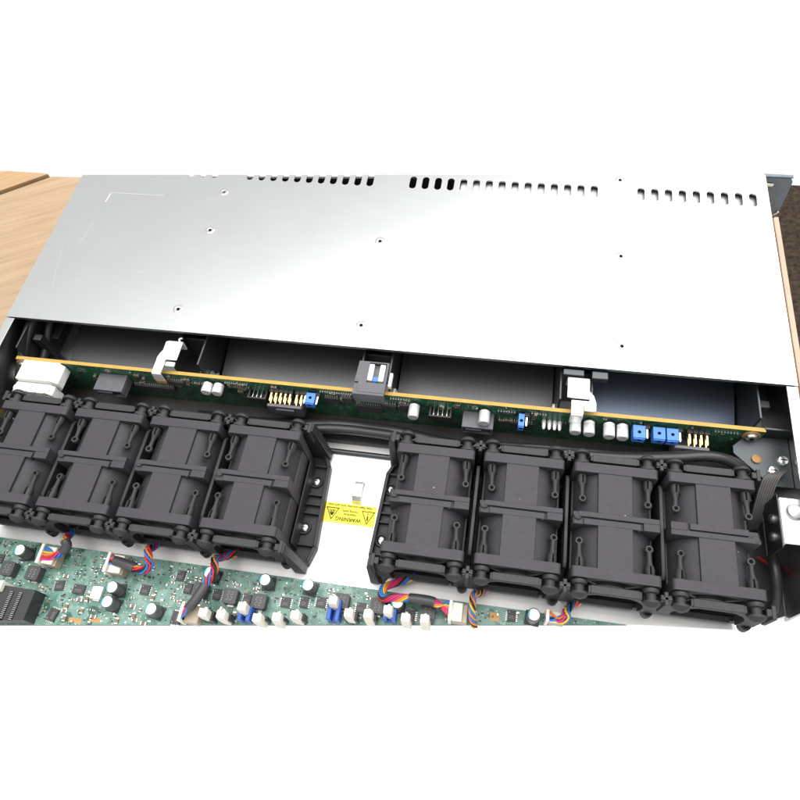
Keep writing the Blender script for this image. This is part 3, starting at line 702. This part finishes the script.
# ------------------------------------------------------------------ motherboard
mb = thing('motherboard', 'green motherboard crowded with chips, capacitors and white latches beside the fans', 'circuit board', (-60, -140, 6.4))
TM = Matrix.Translation((60, 140, -6.4))
def board_end(x): return -121.4-.141*(130-x)     # the board's near edge
outline = [(-207, -119.6), (142.6, -119.6), (-207, board_end(-207))]
m = MB(); n = len(outline)
v = [(x, y, 6.4) for x, y in outline]+[(x, y, 8.0) for x, y in outline]
m.add(v, [tuple(range(n-1, -1, -1)), tuple(range(n, 2*n))], 0, TM); m.add(v, [(i, (i+1) % n, n+(i+1) % n, n+i) for i in range(n)], 1, TM)
m.build('board', [PCBM, PCBE], mb)
ZB = 8.0
def loc(x, y, z=ZB): return (x+60, y+140, z-6.4)
# capacitors
m = MB(); r = 3.15; h = 9.2
m.box(-3.4, 3.4, -3.4, 3.4, 0, .9, 2)
m.lathe([(r-.2, .9), (r, 1.1), (r, 1.9), (r-.3, 2.3), (r, 2.7), (r, h-.5), (r-.4, h)], n=26, mi=0)
m.lathe([(r-.42, h-.05), (r-.5, h+.02)], n=26, mi=1)
sect = [(r-.55)*math.cos(R(a)) for a in range(0)]
seg = [((r-.45)*math.cos(R(a)), (r-.45)*math.sin(R(a))) for a in range(135, 226, 10)]
m.prism(seg, h+.02, h+.05, 'XY', 3)
CAPM = m.mesh('capacitor', [CANS, CANT, BLKC, CYAN])
for x, y in ((-166.9, -126.7), (-110.1, -138.4), (-110.0, -145.6), (-86.5, -145.9), (-62.5, -124.5), (-33.4, -124.3), (-11.5, -123.8), (98.3, -122.9), (33.6, -126.1)):
    put(CAPM, 'capacitor', mb, .1, loc(x, y), (0, 0, R(rnd.uniform(-12, 12))))
# chokes
m = MB(); m.prism([(-3.6, -3.0), (-3.0, -3.6), (3.0, -3.6), (3.6, -3.0), (3.6, 3.0), (3.0, 3.6), (-3.0, 3.6), (-3.6, 3.0)], .3, 5.2); m.box(-1.6, 1.6, -4.3, 4.3, 0, .6, 1)
for row, n_ in ((-1.0, 4), (.9, 4)):
    for i in range(n_):
        a = -2.3+i*1.25; m.box(row-.55, row+.55, a, a+.22, 5.2, 5.23, 2); m.box(row-.55+.9*((i*7) % 2), row-.3+.9*((i*7) % 2), a, a+.8, 5.2, 5.23, 2)
CHK = m.mesh('choke', [CHOKE, TIN, MARK])
for x, y in ((-172.3, -136.0), (-157.4, -136.4), (-66.7, -132.7), (-50.3, -133.7), (-35.2, -134.1), (5.9, -128.3), (23.9, -128.3), (48.4, -127.8)):
    put(CHK, 'choke', mb, .3, loc(x, y), (0, 0, R(rnd.choice((0, 0, 180)))))
# chips
def chipmesh(a, b, h, legs):
    m = MB().box(-a/2, a/2, -b/2, b/2, .2, h)
    k = int(b/.9)
    for i in range(k if legs else 0):
        y = -b/2+.45+i*.9
        for s in (-1, 1): m.box(*sorted((s*a/2, s*(a/2+.8))), y-.18, y+.18, 0, .5, 1)
    m.lathe([(.35, 0), (.3, .02)], (-a/2+.9, b/2-.9, h), n=10, mi=2)
    for j in range(2):
        for i in range(4): m.box(-a*.3+i*a*.15, -a*.3+i*a*.15+a*.09, -b*.1-j*b*.16, -b*.1-j*b*.16+.25, h, h+.015, 2)
    return m.mesh('chip', [CHIP, TIN, MARK])
C1, C2, C3 = chipmesh(4.8, 4.8, 1.2, True), chipmesh(6.2, 4.6, 1.6, True), chipmesh(4.0, 5.0, 1.8, True)
for x, y, M_, a in ((-142.8, -140, C1, 8), (-131.5, -140.5, C2, 0), (-140.4, -154.6, C2, 80), (-96.6, -136, C1, 0), (-80.1, -126.5, C3, 0), (-75.8, -147.1, C2, 90), (-22.6, -132.1, C1, 0), (-13.3, -130.8, C3, 0),
                    (-4.9, -129.6, C1, 0), (15.4, -129.5, C1, 0), (-74.3, -132.2, C3, 0), (-58.4, -133, C3, 0), (-42.4, -133.5, C3, 0), (-182, -131, C1, 0), (40, -129.6, C1, 0), (88.5, -123.2, C3, 0)):
    put(M_, 'chip', mb, .1, loc(x, y), (0, 0, R(a)))
put(MB().box(-2.9, 2.9, -3.2, 3.2, 0, 2.4).box(-2, 2, -3.9, 3.9, 0, .6, 1).mesh('crystal', [CAN, TIN]), 'crystal', mb, .5, loc(-121, -141.1))
# fan headers: friction wall plus translucent body
def header(x, y, dy, s):
    h_ = MB().box(-.8, .8, -dy/2, dy/2, 0, 10).box(-.9, .9, -dy/2+1.2, -dy/2+3.0, 5.5, 8, 1).build('fan_header', [IVORY, HOLE], mb, .25, loc(x, y))
    MB().box(*sorted((s*.9, s*8.2)), -dy/2+.4, dy/2-.4, 0, 6.2).build('header_body', BEIGE, h_, .4)
header(-154.6, -127.0, 10.4, 1); header(-117.2, -126.6, 10.4, 1); header(-70.6, -145.0, 9.4, 1); header(59.3, -126.3, 9.6, 1); header(104.6, -122.4, 5.6, 1)
# memory slots with white latches
def dimm(x, y, col, y1):
    d = MB().box(-3.1, -1.1, y1-y, 3.0, 0, 8.2).box(1.1, 3.1, y1-y, 3.0, 0, 8.2).box(-1.0, 1.0, y1-y, 3.0, 0, 3).build('memory_slot', col, mb, .25, loc(x, y))
    m = MB(); m.prism([(-1.9, 0), (-2.2, 10.5), (-1.7, 14.6), (2.0, 14.6), (2.2, 11), (1.7, 0)], -2.05, 2.05, 'YZ'); m.box(-.7, .7, 2.1, 3.2, 9, 12)
    m.build('latch', IVORY, d, .4, (0, 0.6, .4), (R(rnd.uniform(-4, 2)), R(rnd.uniform(-2, 2)), 0))
for i, (x, y) in enumerate(((-57.8, -145.4), (-49, -145.4), (-39.6, -140.6), (-30.9, -144.1), (-22.1, -143.2), (-13, -140.3), (3.6, -131.6), (12.4, -136), (21.6, -136), (30.7, -131.7), (39.4, -134.6), (48.4, -134.3))):
    y1 = board_end(x+3)+.4
    dimm(x, y, DBLUE if i in (2, 6, 9) else BLKC, y1)
# long socket at the left
m = MB(); m.prism([(-168, -145.4), (-168, board_end(-168)+.4), (-148.6, board_end(-148.6)+.4), (-148.6, -145.4)], 0, 10, 'XY', 0, Matrix.Translation((160, 155, 0)))
for x in (-160.5, -155.5):
    m.box(x-1.3, x+1.3, board_end(x-1.3)+.6, -147.5, 10, 10.03, 1, Matrix.Translation((160, 155, 0)))
    for k in range(15): m.box(x-.9, x+.9, -161+k*.92, -160.6+k*.92, 10.03, 10.4, 2, Matrix.Translation((160, 155, 0)))
sk = m.build('edge_socket', [BLKC, HOLE, MARK], mb, .3, loc(-160, -155))
MB().box(-3, 3, -2.4, 2.8, 0, 12).box(3, 6.5, -1.2, 1.2, 2, 8).build('latch', IVORY, sk, .6, (-8.6, 8.6, 1))
# copper pads, small parts
for x, y, a, b in ((-128, -155.6, 7, 2.4), (-118, -153.8, 6, 2.2), (80.5, -124.5, 4.5, 4), (-190, -150, 6, 4)):
    MB().box(-a/2, a/2, -b/2, b/2, 0, .05).build('copper_pad', COPPER, mb, 0, loc(x, y))
busy = [(-166.9, -126.7, 5), (-110, -142, 8), (-86.5, -146, 5), (-62.5, -124.5, 5), (-33.4, -124.3, 5), (-11.5, -123.8, 5), (-172, -136, 6), (-157, -136, 6), (-66.7, -132.7, 6), (-50, -133.7, 6), (-35, -134, 6), (6, -128, 6), (24, -128, 6), (48, -128, 6),
        (-143, -140, 5), (-131, -140, 5), (-140, -156, 5), (-97, -136, 5), (-80, -126.5, 4), (-76, -147, 5), (-22.6, -132, 5), (-13, -131, 4), (-5, -130, 4), (15, -130, 4), (-151, -128, 7), (-113, -127, 7), (-67, -147, 6), (63, -127, 7), (-160, -154, 13), (-121, -141, 5)]
def inside(x, y):
    return board_end(x)+1.3 < y < -121
fixed = [(-135, -149.5, 0), (-126, -150.5, 0), (-119, -152.5, 0), (-106, -152.8, 0), (-97, -151, 0), (-92, -152, 0), (-79, -139, 1), (-76.5, -139.3, 1), (-74, -139.5, 1), (-72, -126.8, 1), (-69.6, -127, 1), (-51, -126.6, 1), (-48.6, -126.8, 1), (-40, -127.6, 1), (-38, -127.8, 1), (-2, -124, 1), (.4, -124.2, 1), (17.5, -124.2, 1), (19.8, -124.4, 1), (-96, -146, 1)]
cnt = 0
for x, y, k in fixed:
    put(SM[2 if k == 0 else 0], 'small_component', mb, 0, loc(x, y), (0, 0, R(rnd.choice((0, 90, 90))))); cnt += 1
while cnt < 98:
    x = rnd.uniform(-200, 120); y = rnd.uniform(-165, -121)
    if not inside(x, y) or any((x-a)**2+(y-b)**2 < c*c for a, b, c in busy): continue
    if y < -128 and -60 < x < 52 and rnd.random() < .7: continue
    put(SM[rnd.choice((0, 0, 1, 1, 2))], 'small_component', mb, 0, loc(x, y), (0, 0, R(rnd.choice((0, 90))))); cnt += 1
m = MB()                                                  # the finest parts and solder dots, uncountable
for _ in range(1500):
    x = rnd.uniform(-205, 125); y = rnd.uniform(-165, -120.6)
    if not inside(x, y) or any((x-a)**2+(y-b)**2 < (c*.8)**2 for a, b, c in busy): continue
    a, b = rnd.choice(((.5, .28), (.28, .5), (.25, .25), (.7, .35)))
    m.box(x-a, x+a, y-b, y+b, ZB, ZB+rnd.uniform(.1, .4), rnd.choice((0, 1, 2, 2)), TM)
m.build('solder_specks', [TIN, SMDB, SMDK], mb, kind='stuff')

# ------------------------------------------------------------------ fan cables
def fan_cable(label, pts, plug, sleeve=None, cols=(0, 1, 2, 3, 4, 5, 4), slot=None, twist=.35, rr=1.5):
    """coloured wires twisted about a path; the last stretch fans out to the plug slots"""
    root = thing('fan_cable', label, 'cable', pts[0], 'fan cables on the motherboard')
    P = catmull(pts, 7); o = Vector(pts[0]); L = len(P)
    for w, ci in enumerate(cols):
        q = []
        d = 0
        for i, p in enumerate(P):
            t = (P[min(i+1, L-1)]-P[max(i-1, 0)]).normalized()
            a = t.cross(Vector((0, 0, 1)))
            a = a.normalized() if a.length > .05 else Vector((1, 0, 0))
            c = a.cross(t).normalized()
            if i: d += (p-P[i-1]).length
            th = 2*math.pi*w/len(cols)+twist*d
            off = a*math.cos(th)*rr+c*math.sin(th)*rr
            if slot:
                s = max(0., min(1., (i-(L-12))/11.)); s = s*s*(3-2*s)
                tgt = Vector(slot[0]).lerp(Vector(slot[1]), (w+.5)/len(cols))-P[-1]
                off = off*(1-s)+tgt*s
            q.append(p+off-o)
        MB().tube(q, .54, 7, 0, 0).build('wire', WIRES[ci], root)
    if sleeve:
        a, b = sleeve
        MB().tube([p-o for p in P[a:b]], rr+1.0, 12, 0, 0, .95).build('sleeve', SLEEVE, root)
    if plug:
        x0, x1, y0, y1, z0, z1 = plug
        MB().box(x0-o.x, x1-o.x, y0-o.y, y1-o.y, z0-o.z, z1-o.z).build('plug', IVORY, root, .3)
    return root
fan_cable('rainbow wires looping from the left fans into the leftmost white header', [(-145.6, -110.6, 9), (-144.4, -116.2, 16), (-141.6, -119.4, 21), (-140.2, -122.3, 20), (-143, -125.8, 18), (-147.3, -127.0, 17), (-153.4, -126.5, 16.4)], (-153.4, -147.4, -131.6, -122.6, 14.5, 16.2), (15, 27), (0, 0, 1, 5, 2, 3), ((-153.6, -122.6, 16.8), (-153.6, -130.4, 16.8)))
fan_cable('rainbow wires with a grey sleeve going to the second white header', [(-96.5, -110.6, 9), (-96.7, -116.0, 16), (-95.6, -118.6, 22), (-93.9, -123, 21), (-93.1, -126, 19), (-97.1, -128.5, 18), (-104.7, -127, 18), (-111.8, -125.6, 17.5), (-116.2, -125.3, 17)], (-116.2, -109.6, -131.2, -122.0, 14.5, 16.2), (39, 52), (2, 0, 5, 2, 4, 0), ((-116.2, -122.2, 16.8), (-116.2, -127.4, 16.8)))
fan_cable('wires in a black sleeve running diagonally to the header among the white latches', [(-52, -110.6, 10), (-59, -115.8, 15), (-60.4, -118.4, 20), (-58.7, -124.4, 21), (-60.9, -130.4, 20.5), (-63.6, -137.9, 20), (-67.2, -144, 18.5), (-69.4, -147.3, 17)], None, (29, 42), (2, 4, 5, 0, 2, 0), ((-69.8, -141, 17.4), (-69.8, -148.6, 17.4)))
fan_cable('magenta, blue and yellow wires in a black sleeve below the right bank corner', [(40, -111, 10), (30, -116.6, 13), (26, -120, 16), (26.0, -124.6, 16), (31.2, -124.4, 17), (36.7, -123.9, 18), (43, -123.7, 19), (49.8, -123.9, 19), (54.6, -125, 18), (58.5, -126, 17)], (59.9, 65, -130.6, -122, 14.5, 16.2), (38, 52), (0, 0, 1, 5, 3, 3, 2, 4), ((58.6, -122, 17.2), (58.6, -130.2, 17.2)))
fan_cable('tightly twisted orange, blue and black wires between the right bank fans', [(77.9, -110.5, 8), (72.4, -115.6, 13), (69.8, -117.4, 18), (69.4, -121, 18.4), (69.4, -124.8, 17.6), (70.2, -128.8, 15), (71.4, -130.6, 11)], None, None, (5, 0, 1, 4, 5, 0), None, .55, 1.3)
fan_cable('orange and magenta wires dropping to the header under the third right fan', [(121, -111, 9), (115.1, -116.2, 14), (112.9, -119.9, 18), (113.2, -122.4, 18.4), (111.4, -123.6, 17.4), (108.7, -123.4, 17), (105.4, -122.6, 17)], (105.6, 111, -125.0, -119.8, 14.2, 16), None, (5, 3, 1, 0, 4, 0), ((105.4, -120, 17), (105.4, -124.8, 17)))

# ------------------------------------------------------------------ light
w = bpy.data.worlds.new('World'); sc.world = w; w.use_nodes = True
bg = w.node_tree.nodes['Background']; bg.inputs['Color'].default_value = (1, 1, 1, 1); bg.inputs['Strength'].default_value = 1.0
def area(name, loc_, target, sx, sy, power, col=(1, 1, 1)):
    l = bpy.data.lights.new(name, 'AREA'); l.shape = 'RECTANGLE'; l.size = sx; l.size_y = sy; l.energy = power; l.color = col
    o = bpy.data.objects.new(name, l); COL.objects.link(o); o.location = loc_
    o.rotation_euler = (Vector(target)-Vector(loc_)).to_track_quat('-Z', 'Y').to_euler(); return o
# one big soft panel of daylight overhead; its edge runs slantwise, as its reflection in the lid shows
u = Vector((.825, .565, 0)); nrm = Vector((.565, -.825, 0)); corner = Vector((-.315, 1.56, 1.42))
L_, D_ = 3.2, 1.5
l = area('ceiling_daylight', corner+u*.25+nrm*(D_/2+.42), (0, 0, 0), L_, D_, 58, (1, .99, .975))
l.rotation_euler = Matrix((u, -nrm, (0, 0, 1))).transposed().to_euler()

# ------------------------------------------------------------------ camera
cam = bpy.data.cameras.new('camera'); co = bpy.data.objects.new('camera', cam); COL.objects.link(co)
cam.sensor_width = 36; cam.lens = 663.27/800*36; cam.clip_start = .01; cam.clip_end = 60
co.location = (.07029, -.19362, .34167); co.rotation_euler = (R(29.4833), R(4.3205), R(8.8334))
sc.camera = co
sc.view_settings.view_transform = 'Standard'; sc.view_settings.look = 'None'; sc.view_settings.exposure = 0; sc.view_settings.gamma = 1
sc.render.engine = 'CYCLES'
